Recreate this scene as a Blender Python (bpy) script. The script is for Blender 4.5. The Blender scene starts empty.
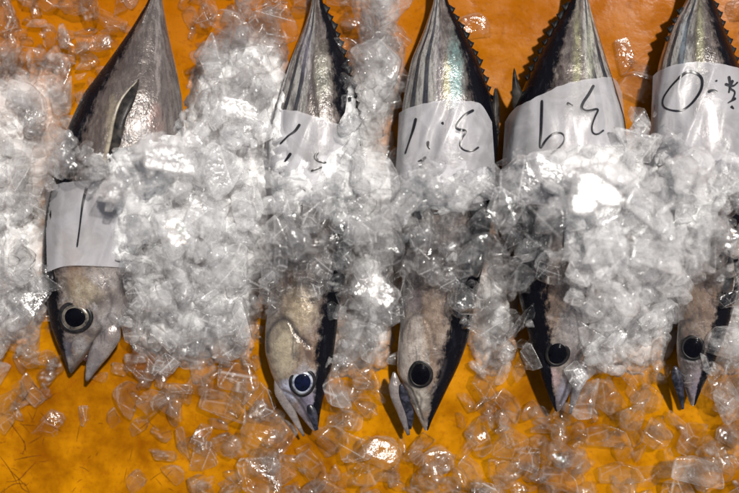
import bpy, bmesh, math, random
import numpy as np
from mathutils import Vector, Matrix, kdtree, noise as mnoise

SEED = 7
rnd = random.Random(SEED)
rng = np.random.default_rng(SEED)
scene = bpy.context.scene
col = scene.collection

# ------------------------------------------------------------------ camera model
HC, ZR = 1.50, 0.045          # camera height, height of the plane where 1 px = 1 mm
def P(px, py, z=0.0):
    k = 0.001 * (HC - z) / (HC - ZR)
    return Vector(((px - 369.5) * k, (246.5 - py) * k, z))
def to_px(x, y, z):
    k = 0.001 * (HC - z) / (HC - ZR)
    return x / k + 369.5, 246.5 - y / k

SUN_EL, SUN_AZ = 70, 42        # degrees; azimuth measured from +Y (top of picture) towards +X
el, az = math.radians(SUN_EL), math.radians(SUN_AZ)
sdir = Vector((math.cos(el) * math.sin(az), math.cos(el) * math.cos(az), math.sin(el)))

# ------------------------------------------------------------------ node helpers
class NT:
    def __init__(s, name):
        s.mat = bpy.data.materials.new(name); s.mat.use_nodes = True
        s.t = s.mat.node_tree; s.t.nodes.clear()
        s.out = s.n('ShaderNodeOutputMaterial')
    def n(s, typ, ins=None, **kw):
        nd = s.t.nodes.new(typ)
        for k, v in kw.items(): setattr(nd, k, v)
        for k, v in (ins or {}).items(): s.set(nd.inputs[k], v)
        return nd
    def set(s, inp, v):
        if isinstance(v, bpy.types.NodeSocket): s.t.links.new(v, inp)
        elif isinstance(v, bpy.types.Node): s.t.links.new(v.outputs[0], inp)
        else:
            if isinstance(v, (tuple, list)) and len(v) == 3 and inp.type == 'RGBA': v = (*v, 1)
            inp.default_value = v
    def math(s, op, a, b=0.0, clamp=False):
        return s.n('ShaderNodeMath', {0: a, 1: b}, operation=op, use_clamp=clamp).outputs[0]
    def ramp(s, f, a, b, lo=0.0, hi=1.0, smooth=True):
        nd = s.n('ShaderNodeMapRange', {0: f, 1: a, 2: b, 3: lo, 4: hi})
        nd.interpolation_type = 'SMOOTHSTEP' if smooth else 'LINEAR'
        return nd.outputs[0]
    def mixc(s, f, a, b, blend='MIX'):
        nd = s.n('ShaderNodeMix', data_type='RGBA', blend_type=blend)
        s.set(nd.inputs[0], f); s.set(nd.inputs[6], a); s.set(nd.inputs[7], b)
        return nd.outputs[2]
    def noise(s, vec, scale, detail=3, rough=.5, dist=0.0):
        return s.n('ShaderNodeTexNoise', {'Vector': vec, 'Scale': scale, 'Detail': detail, 'Roughness': rough, 'Distortion': dist}).outputs[0]
    def attr(s, name):
        return s.n('ShaderNodeAttribute', attribute_name=name)
    def obj(s, scale=(1, 1, 1)):
        c = s.n('ShaderNodeTexCoord').outputs['Object']
        return s.n('ShaderNodeMapping', {'Vector': c, 'Scale': scale}).outputs[0]
    def geo(s, scale=(1, 1, 1)):
        c = s.n('ShaderNodeNewGeometry').outputs['Position']
        return s.n('ShaderNodeMapping', {'Vector': c, 'Scale': scale}).outputs[0]
    def bump(s, h, strength=.3, dist=.001, normal=None):
        d = {'Height': h, 'Strength': strength, 'Distance': dist}
        if normal is not None: d['Normal'] = normal
        return s.n('ShaderNodeBump', d).outputs[0]
    def mixs(s, f, a, b):
        nd = s.n('ShaderNodeMixShader'); s.set(nd.inputs[0], f); s.set(nd.inputs[1], a); s.set(nd.inputs[2], b)
        return nd.outputs[0]
    def done(s, sh):
        s.t.links.new(sh if isinstance(sh, bpy.types.NodeSocket) else sh.outputs[0], s.out.inputs[0]); return s.mat

# ------------------------------------------------------------------ materials
def ice_material(name, cloud_lo, cloud_hi, rim_light_amt, refr, tint=(0.998, 0.999, 1.0), white=(0.985, 0.985, 0.995)):
    m = NT(name)
    p = m.geo()
    n1 = m.noise(p, 55, 4, .6, .8)
    n2 = m.noise(p, 260, 3, .6)
    n3 = m.noise(p, 18, 2)
    veil = m.ramp(m.math('ADD', m.math('MULTIPLY', n1, .75), m.math('MULTIPLY', n2, .25)), .40, .66)
    cloud = m.math('ADD', cloud_lo, m.math('MULTIPLY', veil, cloud_hi - cloud_lo))
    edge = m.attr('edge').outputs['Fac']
    cloud = m.math('ADD', cloud, m.math('MULTIPLY', edge, rim_light_amt), clamp=True)  # white painted along chunk edges imitates bright rims of internally reflected light
    h = m.math('ADD', m.math('MULTIPLY', n1, 1.0), m.math('MULTIPLY', n2, .35))
    bn = m.bump(h, .45, .0022)
    rough = m.ramp(n3, .35, .65, .03, .16)
    gl = m.n('ShaderNodeBsdfGlossy', {'Color': (1, 1, 1), 'Roughness': rough, 'Normal': bn})
    tr = m.n('ShaderNodeBsdfTransparent', {'Color': tint})
    rf = m.n('ShaderNodeBsdfRefraction', {'Color': (1, 1, 1), 'Roughness': .04, 'IOR': 1.26, 'Normal': bn})
    inner = m.mixs(refr, tr, rf)
    df = m.n('ShaderNodeBsdfDiffuse', {'Color': white, 'Normal': bn})
    tl = m.n('ShaderNodeBsdfTranslucent', {'Color': white, 'Normal': bn})
    milky = m.mixs(.58, df, tl)
    body = m.mixs(cloud, inner, milky)
    fr = m.n('ShaderNodeFresnel', {'IOR': 1.33, 'Normal': bn}).outputs[0]
    bf = m.n('ShaderNodeNewGeometry').outputs['Backfacing']
    fr = m.math('MULTIPLY', fr, m.math('SUBTRACT', 1.0, bf))
    return m.done(m.mixs(fr, body, gl))

ICE = {
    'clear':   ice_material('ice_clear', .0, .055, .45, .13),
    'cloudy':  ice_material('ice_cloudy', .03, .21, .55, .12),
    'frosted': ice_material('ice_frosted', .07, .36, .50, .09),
}

def mat_packed():
    m = NT('ice_packed')
    p = m.geo()
    n1 = m.noise(p, 60, 5, .65, .6); n2 = m.noise(p, 300, 3)
    bn = m.bump(m.math('ADD', n1, m.math('MULTIPLY', n2, .4)), .7, .003)
    wh = m.mixc(m.ramp(n1, .35, .65), (.90, .90, .91), (.985, .985, .99))
    df = m.n('ShaderNodeBsdfDiffuse', {'Color': wh, 'Normal': bn})
    tl = m.n('ShaderNodeBsdfTranslucent', {'Color': wh, 'Normal': bn})
    tr = m.n('ShaderNodeBsdfTransparent', {'Color': (1, .99, .975)})
    th = m.ramp(m.attr('thick').outputs['Fac'], .0, 1., .15, .93)
    th = m.math('MULTIPLY', th, m.ramp(n1, .3, .7, .75, 1.05), clamp=True)
    body = m.mixs(th, tr, m.mixs(.35, df, tl))
    gl = m.n('ShaderNodeBsdfGlossy', {'Roughness': .15, 'Normal': bn})
    fr = m.n('ShaderNodeFresnel', {'IOR': 1.33, 'Normal': bn}).outputs[0]
    return m.done(m.mixs(fr, body, gl))

def mat_sheet():
    m = NT('orange_plastic')
    p = m.geo()
    big = m.noise(p, 5, 3, .5, .3); mid = m.noise(p, 28, 5, .6, .15); fine = m.noise(p, 220, 4, .6)
    c = m.mixc(m.ramp(m.math('ADD', m.math('MULTIPLY', big, .55), m.math('MULTIPLY', mid, .45)), .33, .64), (.12, .034, .0004), (.36, .142, .0006))
    # a redder far side of the crate and blotches of worn colour
    yy = m.n('ShaderNodeSeparateXYZ', {0: p}).outputs[1]
    c = m.mixc(m.ramp(yy, .0, .26, 0, .75), c, (.25, .070, .0004))
    c = m.mixc(m.ramp(fine, .54, .72, 0, .5), c, (.13, .038, .002))
    c = m.mixc(m.ramp(m.noise(p, 70, 5, .7, .4), .53, .68, 0, .55), c, (.17, .045, .001))
    sp = m.noise(p, 420, 2)
    c = m.mixc(m.ramp(sp, .74, .80, 0, .8), c, (.12, .035, .004))
    b = m.bump(m.math('ADD', m.math('MULTIPLY', mid, 1.0), m.math('MULTIPLY', fine, .03)), .18, .004)
    s = m.n('ShaderNodeBsdfPrincipled', {'Base Color': c, 'Roughness': m.ramp(mid, .35, .65, .12, .3), 'Normal': b, 'IOR': 1.33, 'Specular IOR Level': .06})
    return m.done(s)

def mat_skin():
    m = NT('tuna_skin')
    D = m.attr('dors').outputs['Fac']; T = m.attr('along').outputs['Fac']
    tintn = m.attr('tint'); tint = tintn.outputs['Color']; tf = tintn.outputs['Alpha']
    g = m.attr('groove').outputs['Fac']
    o = m.obj()
    ol = m.obj((1, .22, 1))
    streak = m.noise(ol, 170, 4, .65); fine = m.noise(o, 520, 3, .7); blot = m.noise(o, 42, 4, .6, .7); blot2 = m.noise(o, 95, 5, .7, .3)
    head = m.ramp(T, .60, .70)
    # flank colour
    fl = m.mixc(m.ramp(blot, .35, .68), (.045, .034, .028), (.155, .125, .108))
    fl = m.mixc(m.ramp(streak, .42, .72, 0, .6), fl, (.26, .225, .20))
    hd = m.mixc(m.ramp(blot, .36, .60), (.055, .042, .036), (.215, .172, .135))
    hd = m.mixc(m.ramp(blot2, .50, .72, 0, .8), hd, (.33, .31, .30))
    hd = m.mixc(m.ramp(blot2, .50, .34, 0, .8), hd, (.075, .055, .055))
    hd = m.mixc(m.ramp(m.noise(ol, 240, 5, .75, .4), .52, .68, 0, .75), hd, (.06, .048, .055))
    hd = m.mixc(m.ramp(m.noise(ol, 60, 3, .6, 1.), .54, .66, 0, .5), hd, (.22, .13, .07))
    c = m.mixc(head, fl, hd)
    # belly: paler
    c = m.mixc(m.ramp(D, .60, .9, 0, .45), c, (.28, .25, .235))
    # stripes on the lower flank behind the head
    wob = m.math('MULTIPLY', m.math('SUBTRACT', m.noise(ol, 22, 3), .5), .15)
    ph = m.math('MULTIPLY', m.math('ADD', D, wob), 2 * math.pi * 8.5)
    st = m.ramp(m.math('SINE', ph), .05, .62)
    smask = m.math('MULTIPLY', m.ramp(D, .50, .56), m.ramp(T, .62, .50))
    smask = m.math('MULTIPLY', smask, m.attr('stripe').outputs['Fac'])
    c = m.mixc(m.math('MULTIPLY', smask, .7), c, (.46, .45, .41))
    c = m.mixc(m.math('MULTIPLY', m.math('MULTIPLY', st, smask), m.ramp(streak, .3, .6, .8, 1.)), c, (.018, .022, .034))
    c = m.mixc(m.math('MULTIPLY', tf, m.ramp(blot2, .3, .6, .45, 1.)), c, tint)
    c = m.mixc(m.ramp(fine, .52, .72, 0, .5), c, (.07, .06, .057))
    c = m.mixc(m.ramp(m.noise(ol, 75, 5, .7, .5), .54, .66, 0, .6), c, (.05, .042, .046))
    lines = m.noise(m.obj((1, .05, 1)), 330, 3, .6)
    c = m.mixc(m.math('MULTIPLY', m.ramp(lines, .46, .62), m.ramp(T, .70, .55, 0, .55)), c, (.05, .038, .034))
    # dark back
    dn = m.math('ADD', D, m.math('MULTIPLY', m.math('SUBTRACT', blot2, .5), .16))
    dn = m.math('ADD', dn, m.math('MULTIPLY', m.math('SUBTRACT', m.noise(ol, 420, 4, .7), .5), .14))
    dn = m.math('ADD', dn, m.math('MULTIPLY', m.math('SUBTRACT', streak, .5), .10))
    edge = m.math('SUBTRACT', dn, m.attr('backw').outputs['Fac'])
    dark = m.ramp(edge, -.03, .05, 1, 0)
    c = m.mixc(dark, c, m.mixc(m.ramp(streak, .5, .8), (.003, .003, .005), (.012, .013, .018)))
    c = m.mixc(1.0, c, (.78, .78, .81), 'MULTIPLY')
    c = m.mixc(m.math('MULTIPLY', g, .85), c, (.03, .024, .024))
    sc_ = m.n('ShaderNodeTexVoronoi', {'Vector': m.obj((1, .7, 1)), 'Scale': 420}).outputs['Distance']
    b = m.bump(m.math('ADD', m.math('ADD', m.math('MULTIPLY', streak, .8), m.math('MULTIPLY', blot2, 1.6)), m.math('MULTIPLY', sc_, .25)), .6, .0009)
    s = m.n('ShaderNodeBsdfPrincipled', {'Base Color': c, 'Roughness': m.ramp(blot2, .3, .7, .15, .34), 'Metallic': m.ramp(edge, .0, .15, .0, .22), 'Normal': b,
                                         'Specular IOR Level': m.ramp(edge, -.02, .10, .12, .5), 'Coat Weight': m.ramp(edge, -.02, .10, .03, .5), 'Coat Roughness': .12})
    return m.done(s)

def mat_simple(name, c, rough=.4, metal=0., c2=None, scale=120, bump=.0, coat=0., spec=.5):
    m = NT(name); o = m.obj()
    n = m.noise(o, scale, 4, .6, .5)
    cc = m.mixc(m.ramp(n, .38, .65), c, c2 or tuple(v * .6 for v in c))
    d = {'Base Color': cc, 'Roughness': rough, 'Metallic': metal, 'Coat Weight': coat, 'Coat Roughness': .05, 'Specular IOR Level': spec}
    if bump: d['Normal'] = m.bump(n, bump, .001)
    return m.done(m.n('ShaderNodeBsdfPrincipled', d))

def mat_paper():
    m = NT('wet_paper')
    o = m.geo()
    n = m.noise(o, 30, 4, .6, .6); f = m.noise(o, 500, 3)
    c = m.mixc(m.ramp(n, .35, .65), (.47, .46, .49), (.61, .60, .625))
    b = m.bump(m.math('ADD', n, m.math('MULTIPLY', f, .08)), .5, .002)
    df = m.n('ShaderNodeBsdfPrincipled', {'Base Color': c, 'Roughness': .35, 'Normal': b})
    tl = m.n('ShaderNodeBsdfTranslucent', {'Color': c, 'Normal': b})
    tr = m.n('ShaderNodeBsdfTransparent', {'Color': (.95, .95, .97)})
    a = m.mixs(.25, df, tl)
    return m.done(m.mixs(m.ramp(n, .4, .62, .30, .55), a, tr))

M = {
    'packed': mat_packed(), 'sheet': mat_sheet(), 'skin': mat_skin(), 'paper': mat_paper(),
    'ink': mat_simple('marker_ink', (.004, .004, .006), .35, 0, (.010, .010, .014), 300),
    'pupil': mat_simple('pupil_black', (.001, .001, .002), .10, 0, (.002, .002, .004), 100, spec=.05),
    'iris': mat_simple('iris_silver', (.19, .165, .13), .22, .5, (.035, .03, .03), 160, coat=.5),
    'iris_pale': mat_simple('iris_pale_silver', (.42, .45, .52), .2, .4, (.10, .11, .16), 120, coat=.5),
    'socket': mat_simple('eye_socket', (.004, .004, .005), .4, 0, (.014, .013, .014), 200, spec=.2),
    'jaw': mat_simple('jaw_skin', (.34, .30, .27), .3, .2, (.10, .09, .09), 150, .5, coat=.4),
    'jaw_dark': mat_simple('jaw_dark_skin', (.004, .004, .007), .3, 0, (.03, .03, .045), 160, .4, spec=.4),
    'fin': mat_simple('fin_skin', (.035, .030, .026), .4, 0, (.006, .006, .007), 90, .6, spec=.3),
    'fin_dark': mat_simple('fin_dark_skin', (.003, .003, .004), .5, 0, (.012, .012, .013), 160, .5, spec=.2),
    'fin_edge': mat_simple('fin_pale_edge', (.22, .19, .14), .4, 0, (.12, .10, .08), 160, .3),
    'mouth': mat_simple('mouth_lining', (.10, .035, .035), .4, 0, (.03, .012, .014), 140, .4),
    'scratch': mat_simple('scratch_brown', (.06, .018, .003), .8, 0, (.12, .035, .005), 200, spec=.0),
}

# ------------------------------------------------------------------ object helpers
def link(name, me, mat, parent=None, smooth=True):
    o = bpy.data.objects.new(name, me); col.objects.link(o)
    if mat and not me.materials: me.materials.append(mat)
    if smooth and len(me.polygons): me.polygons.foreach_set('use_smooth', [True] * len(me.polygons))
    if parent: o.parent = parent; o.matrix_parent_inverse = Matrix.Translation(-parent.location)
    return o
def mesh(name, v, f):
    me = bpy.data.meshes.new(name); me.from_pydata([tuple(map(float, a)) for a in v], [], [tuple(int(i) for i in a) for a in f]); me.update(); return me
def tag(o, label=None, cat=None, group=None, kind=None):
    if label: o['label'] = label
    if cat: o['category'] = cat
    if group: o['group'] = group
    if kind: o['kind'] = kind
    return o
def fattr(me, name, data):
    a = me.attributes.new(name, 'FLOAT', 'POINT'); a.data.foreach_set('value', np.asarray(data, np.float32))
def cattr(me, name, data):
    a = me.attributes.new(name, 'FLOAT_COLOR', 'POINT'); a.data.foreach_set('color', np.asarray(data, np.float32).ravel())
def sstep(x, a, b):
    t = np.clip((x - a) / (b - a), 0, 1); return t * t * (3 - 2 * t)
def seg_dist(px, py, pts):
    d = np.full(np.shape(px), 1e9)
    for (x0, y0), (x1, y1) in zip(pts[:-1], pts[1:]):
        dx, dy = x1 - x0, y1 - y0
        t = np.clip(((px - x0) * dx + (py - y0) * dy) / max(dx * dx + dy * dy, 1e-9), 0, 1)
        d = np.minimum(d, np.hypot(px - x0 - t * dx, py - y0 - t * dy))
    return d
def catmull(pts, n=12):
    pts = [np.array(p, float) for p in pts]
    if len(pts) < 3:
        return [tuple(pts[0] + (pts[-1] - pts[0]) * i / n) for i in range(n + 1)]
    q = [2 * pts[0] - pts[1]] + pts + [2 * pts[-1] - pts[-2]]; out = []
    for i in range(1, len(q) - 2):
        for k in range(n):
            t = k / n
            out.append(tuple(.5 * ((2 * q[i]) + (-q[i-1] + q[i+1]) * t + (2*q[i-1] - 5*q[i] + 4*q[i+1] - q[i+2]) * t*t + (-q[i-1] + 3*q[i] - 3*q[i+1] + q[i+2]) * t**3)))
    out.append(tuple(pts[-1])); return out

# ------------------------------------------------------------------ fish
def smooth1(a, k):
    if k < 1: return a
    ker = np.hanning(2 * k + 3)[1:-1]; ker /= ker.sum()
    return np.convolve(np.pad(a, k, 'reflect', reflect_type='odd'), ker, 'valid')

class Fish: pass
FISH = []
def make_fish(spec):
    F = Fish(); FISH.append(F); F.spec = spec
    st = np.array(spec['st'], float)
    y0, y1 = st[0, 0], st[-1, 0]
    ys = np.linspace(y0, y1, 330)
    xl = smooth1(np.interp(ys, st[:, 0], st[:, 1]), 7); xr = smooth1(np.interp(ys, st[:, 0], st[:, 2]), 7)
    endt = sstep(ys, y1 - 14, y1 + .01)
    T = (ys - y0) / (y1 - y0)
    hwp = np.maximum((xr - xl) / 2, .4); xcp = (xl + xr) / 2
    hwp[-1] = .3
    zc = .030 + .012 * np.sin(np.pi * np.clip(T * 1.05, 0, 1)) + spec.get('lift', 0)
    rat = np.interp(T, [0, .08, .25, .6, .85, 1], [1.25, .95, .78, .72, .66, .75])
    ht = hwp * .001 * rat * spec.get('fat', 1.)
    k = .001 * (HC - zc) / (HC - ZR)
    F.Y = (246.5 - ys) * k; F.XC = (xcp - 369.5) * k; F.HW = hwp * k; F.ZC = zc; F.HT = ht; F.T = T; F.ys = ys
    NA = 120
    th = np.linspace(0, 2 * np.pi, NA, endpoint=False)
    X = F.XC[:, None] + F.HW[:, None] * np.sign(np.cos(th)) * np.abs(np.cos(th)) ** .96
    Z = F.ZC[:, None] + F.HT[:, None] * np.sign(np.sin(th)) * np.abs(np.sin(th)) ** .92
    Yv = np.repeat(F.Y[:, None], NA, 1)
    # keel along the tail stalk
    dang = np.interp(T, spec['roll_t'], spec['roll'])
    ang = np.degrees(th)[None, :] - dang[:, None]
    ang = (ang + 180) % 360 - 180
    D = np.abs(ang) / 180
    keel = np.exp(-((D - .5) / .04) ** 2) * np.exp(-((T[:, None] - .10) / .07) ** 2) * .0022
    nx, nz = np.cos(th), np.sin(th)
    X = X + keel * nx; Z = Z + keel * nz
    kk = .001 * (HC - Z) / (HC - ZR)
    PX = X / kk + 369.5; PY = 246.5 - Yv / kk
    G = np.zeros_like(X); top = (nz > 0)[None, :]
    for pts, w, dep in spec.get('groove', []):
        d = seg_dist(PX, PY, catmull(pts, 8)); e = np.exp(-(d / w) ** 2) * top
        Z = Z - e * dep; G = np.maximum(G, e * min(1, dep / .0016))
    for (cx, cy, rx, ry, amt) in spec.get('bulge', []):
        e = np.exp(-(((PX - cx) / rx) ** 2 + ((PY - cy) / ry) ** 2)) * top; Z = Z + e * amt
    # gentle lumps in the flesh
    lump = np.array([[mnoise.noise(Vector((X[i, j] * 28, Yv[i, j] * 14, Z[i, j] * 28 + spec['sd']))) for j in range(0, NA)] for i in range(0, len(ys), 3)])
    lump = np.repeat(lump, 3, 0)[:len(ys)]
    lump = np.apply_along_axis(lambda a: smooth1(a, 3), 0, lump)
    fade = np.clip(F.HW / .012, 0, 1)[:, None]
    X = X + lump * .0011 * nx * fade; Z = Z + lump * .0012 * nz * fade
    tint = np.zeros(X.shape + (4,)); tint[..., :3] = .5
    for (cx, cy, rx, ry, c, a) in spec.get('tint', []):
        e = np.clip(np.exp(-(((PX - cx) / rx) ** 2 + ((PY - cy) / ry) ** 2) ** 1.5) * a * top, 0, 1)
        for q in range(3): tint[..., q] = np.where(e > tint[..., 3], c[q], tint[..., q])
        tint[..., 3] = np.maximum(tint[..., 3], e)
    V = np.stack([X, Yv, Z], -1).reshape(-1, 3)
    n = len(ys); faces = []
    for i in range(n - 1):
        for j in range(NA):
            a = i * NA + j; b = i * NA + (j + 1) % NA
            faces.append((a, b, b + NA, a + NA))
    faces.append(tuple(range(NA))); faces.append(tuple((n - 1) * NA + j for j in range(NA - 1, -1, -1)))
    root = bpy.data.objects.new('tuna', None); col.objects.link(root); root.empty_display_size = .05
    mid = len(ys) // 2
    root.location = (F.XC[mid], F.Y[mid], max(0.0, F.ZC[mid] - F.HT[mid]))
    bpy.context.view_layer.update()
    tag(root, spec['label'], 'fish', 'fresh tunas laid side by side in ice')
    me = mesh('body', V, faces)
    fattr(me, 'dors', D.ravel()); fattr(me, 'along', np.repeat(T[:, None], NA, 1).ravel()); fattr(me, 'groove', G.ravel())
    bw = np.interp(T, [0, .15, .5, .7, 1], spec['back'])
    fattr(me, 'backw', np.repeat(bw[:, None], NA, 1).ravel()); fattr(me, 'stripe', np.full(X.size, spec.get('stripe', 1.)))
    cattr(me, 'tint', tint.reshape(-1, 4))
    me.materials.append(M['skin'])
    F.root = root; F.body = link('body', me, None, root)
    return F

def fish_z(F, x, y):
    """top surface of fish F at world x, y (vectorised), -1 outside"""
    yy = -np.asarray(y)
    xc = np.interp(yy, -F.Y, F.XC); hw = np.interp(yy, -F.Y, F.HW); zc = np.interp(yy, -F.Y, F.ZC); ht = np.interp(yy, -F.Y, F.HT)
    u = np.clip(np.abs(np.asarray(x) - xc) / np.maximum(hw, 1e-5), 0, 2)
    z = zc + ht * np.sqrt(np.clip(1 - u * u, 0, 1))
    ok = (u <= 1) & (yy >= -F.Y[0]) & (yy <= -F.Y[-1])
    return np.where(ok, z, -1.)
def on_fish(F, px, py, up=0.):
    z = .06
    for _ in range(5):
        p = P(px, py, z); zz = float(fish_z(F, p.x, p.y))
        z = zz if zz > 0 else float(np.interp(-p.y, -F.Y, F.ZC))
    return P(px, py, z + up)

def tube_mesh(name, pts, radii, flat=1., seg=20, axis_z=True):
    """spindle along pts (Vectors) with half widths in the picture plane, flat = z ratio"""
    V, f = [], []
    n = len(pts)
    for i, (p, r) in enumerate(zip(pts, radii)):
        d = (pts[min(i + 1, n - 1)] - pts[max(i - 1, 0)]).normalized()
        s = d.cross(Vector((0, 0, 1))).normalized(); u = s.cross(d).normalized()
        for j in range(seg):
            a = 2 * math.pi * j / seg
            V.append(p + s * (r * math.cos(a)) + u * (r * flat * math.sin(a)))
    for i in range(n - 1):
        for j in range(seg):
            a = i * seg + j; b = i * seg + (j + 1) % seg
            f.append((a, b, b + seg, a + seg))
    f.append(tuple(range(seg))[::-1]); f.append(tuple((n - 1) * seg + j for j in range(seg)))
    return mesh(name, V, f)

def blade_mesh(name, F, outline_px, z0, z1, thick=.0012, follow=False):
    """thin fin: px outline polygon, z runs z0..z1 from first to last half"""
    bm = bmesh.new()
    pts = catmull(list(outline_px) + [outline_px[0]], 8)[:-1]
    cx = sum(p[0] for p in pts) / len(pts); cy = sum(p[1] for p in pts) / len(pts)
    ymin = min(p[1] for p in pts); ymax = max(p[1] for p in pts)
    def zz(p): t = (p[1] - ymin) / max(ymax - ymin, 1e-6); return z1 + (z0 - z1) * t + (on_fish(F, p[0], p[1]).z if follow else 0)
    tv, bv = [], []
    for p in pts:
        z = zz(p); tv.append(bm.verts.new(P(p[0], p[1], z + thick / 2))); bv.append(bm.verts.new(P(p[0], p[1], z - thick / 2)))
    ct = bm.verts.new(P(cx, cy, zz((cx, cy)) + thick)); cb = bm.verts.new(P(cx, cy, zz((cx, cy)) - thick))
    n = len(pts)
    for i in range(n):
        j = (i + 1) % n
        bm.faces.new((tv[i], tv[j], ct)); bm.faces.new((bv[j], bv[i], cb)); bm.faces.new((tv[j], tv[i], bv[i], bv[j]))
    bmesh.ops.recalc_face_normals(bm, faces=bm.faces[:])
    me = bpy.data.meshes.new(name); bm.to_mesh(me); bm.free(); return me

def eye(F, px, py, rx, ry, rot=0., blue=False, pf=.78):
    c = on_fish(F, px, py)
    e = .002
    def hz(x, y):
        z = float(fish_z(F, x, y)); return z if z > 0 else c.z
    sx = (hz(c.x + e, c.y) - hz(c.x - e, c.y)) / (2 * e); sy = (hz(c.x, c.y + e) - hz(c.x, c.y - e)) / (2 * e)
    nrm = Vector((-sx, -sy, 1)).normalized()
    nrm = (nrm * .55 + Vector((0, 0, 1)) * .45).normalized()
    xa = Vector((math.cos(rot), math.sin(rot), 0)); xa = (xa - nrm * xa.dot(nrm)).normalized(); ya = nrm.cross(xa)
    c = c + nrm * .0004
    def lathe(name, prof, mat, parent, sx_=1., sy_=1.):
        V, f = [], []; S = 40
        for r, h in prof:
            for j in range(S):
                a = 2 * math.pi * j / S
                wob = 1 + .02 * math.sin(3 * a + F.spec['sd'])
                V.append(c + xa * (r * rx * .001 * math.cos(a) * wob) + ya * (r * ry * .001 * math.sin(a) * wob) + nrm * (h * .001))
        for i in range(len(prof) - 1):
            for j in range(S):
                q = i * S + j; w = i * S + (j + 1) % S; f.append((q, w, w + S, q + S))
        f.append(tuple(range(S))[::-1]); f.append(tuple((len(prof) - 1) * S + j for j in range(S)))
        return link(name, mesh(name, V, f), mat, parent)
    eb = lathe('eye', [(1.12, -2.5), (1.14, .0), (1.08, .9), (.98, 1.35), (.90, 1.3), (.86, .3)], M['socket'], F.root)
    lathe('iris', [(.91, -.5), (.89, 1.2), (.82, 1.9), (pf, 2.2), (pf * .9, 2.0), (.2, 1.2)], M['iris'] if not blue else M['iris_pale'], eb)
    lathe('pupil', [(pf + .02, .5), (pf + .01, 2.25), (pf * .9, 2.7), (pf * .62, 3.05), (pf * .3, 3.2), (.05, 3.25)], M['pupil'] if not blue else M['pupil_blue'], eb)
    lathe('cornea', [(.90, 1.0), (.86, 2.2), (.72, 3.4), (.5, 4.2), (.25, 4.6), (.05, 4.7)], M['cornea'], eb)
    return eb
def mat_cornea():
    m = NT('cornea'); bn = m.bump(m.noise(m.obj(), 300, 2), .15, .001)
    gl = m.n('ShaderNodeBsdfGlossy', {'Roughness': .04, 'Normal': bn}); tr = m.n('ShaderNodeBsdfTransparent', {'Color': (1, 1, 1)})
    df = m.n('ShaderNodeBsdfDiffuse', {'Color': (.5, .52, .6)})
    fr = m.math('MULTIPLY', m.n('ShaderNodeFresnel', {'IOR': 1.16, 'Normal': bn}).outputs[0], m.math('SUBTRACT', 1., m.n('ShaderNodeNewGeometry').outputs['Backfacing']))
    return m.done(m.mixs(fr, m.mixs(.0, tr, df), gl))
M['cornea'] = mat_cornea()
M['pupil_blue'] = mat_simple('pupil_dark_blue', (.002, .003, .008), .1, 0, (.004, .006, .025), 90, spec=.1)

def jaw(F, pts_px, hws, zlift, mat='jaw', flat=.55, name='lower_jaw'):
    q = catmull(pts_px, 8); n = len(q)
    rr = np.interp(np.linspace(0, 1, n), np.linspace(0, 1, len(hws)), hws)
    zs = np.interp(np.linspace(0, 1, n), [0, 1], zlift)
    rr = rr * np.sqrt(np.clip(np.arange(n) / 5 + .06, 0, 1))
    me = tube_mesh(name, [P(a, b, z) for (a, b), z in zip(q, zs)], [r * .001 for r in rr], flat)
    if mat == 'jaw':
        N = len(me.vertices); a_ = np.arange(N) % 20 / 20 * 2 * np.pi
        dd = .55 + .3 * np.sin(a_); along = np.repeat(np.linspace(.85, 1, n), 20)
        fattr(me, 'dors', dd); fattr(me, 'along', along); fattr(me, 'groove', np.clip((along - .985) * 60, 0, .8)); fattr(me, 'backw', np.full(N, .27)); fattr(me, 'stripe', np.zeros(N))
        t_ = np.tile(np.array([.22, .21, .23, .2]), (N, 1)); cattr(me, 'tint', t_); mat = 'skin'
    return link(name, me, M[mat], F.root)

def finlets(F, side, ys, size):
    """row of small swept finlets along the back (side +1 right, -1 left)"""
    for k, py in enumerate(ys):
        yw = (246.5 - py) * .001
        z = float(np.interp(-yw, -F.Y, F.ZC)); xc = float(np.interp(-yw, -F.Y, F.XC)); hw = float(np.interp(-yw, -F.Y, F.HW))
        px, _ = to_px(xc + side * hw, yw, z)
        s = size * (.55 + .3 * rnd.random())
        out = [(px - side * 4, py + s * 1.5), (px - side * 1.0, py + s * 1.5), (px + side * s * .30, py + s * .35), (px + side * s * .62, py - s * .45), (px + side * s * .25, py - s * .60), (px - side * 4, py - s * 1.1)]
        link('finlet', blade_mesh('finlet', F, out, z + .001, z + .002, .004), M['fin_dark'], F.root)

def tail_fin(F):
    s = F.spec['st'][0]; cx = (s[1] + s[2]) / 2; y = s[0]; dx = F.spec.get('tdx', 0)
    out = [(cx - 5, y + 8), (cx - 9 + dx, y - 6), (cx - 38 + dx, y - 44), (cx - 55 + dx, y - 78), (cx - 24 + dx, y - 46), (cx + dx, y - 26), (cx + 24 + dx, y - 46), (cx + 55 + dx, y - 78), (cx + 38 + dx, y - 44), (cx + 9 + dx, y - 6), (cx + 5, y + 8)]
    z = float(F.ZC[0]); link('tail_fin', blade_mesh('tail_fin', F, out, z, z - .008, .004), M['fin_dark'], F.root)

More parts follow.
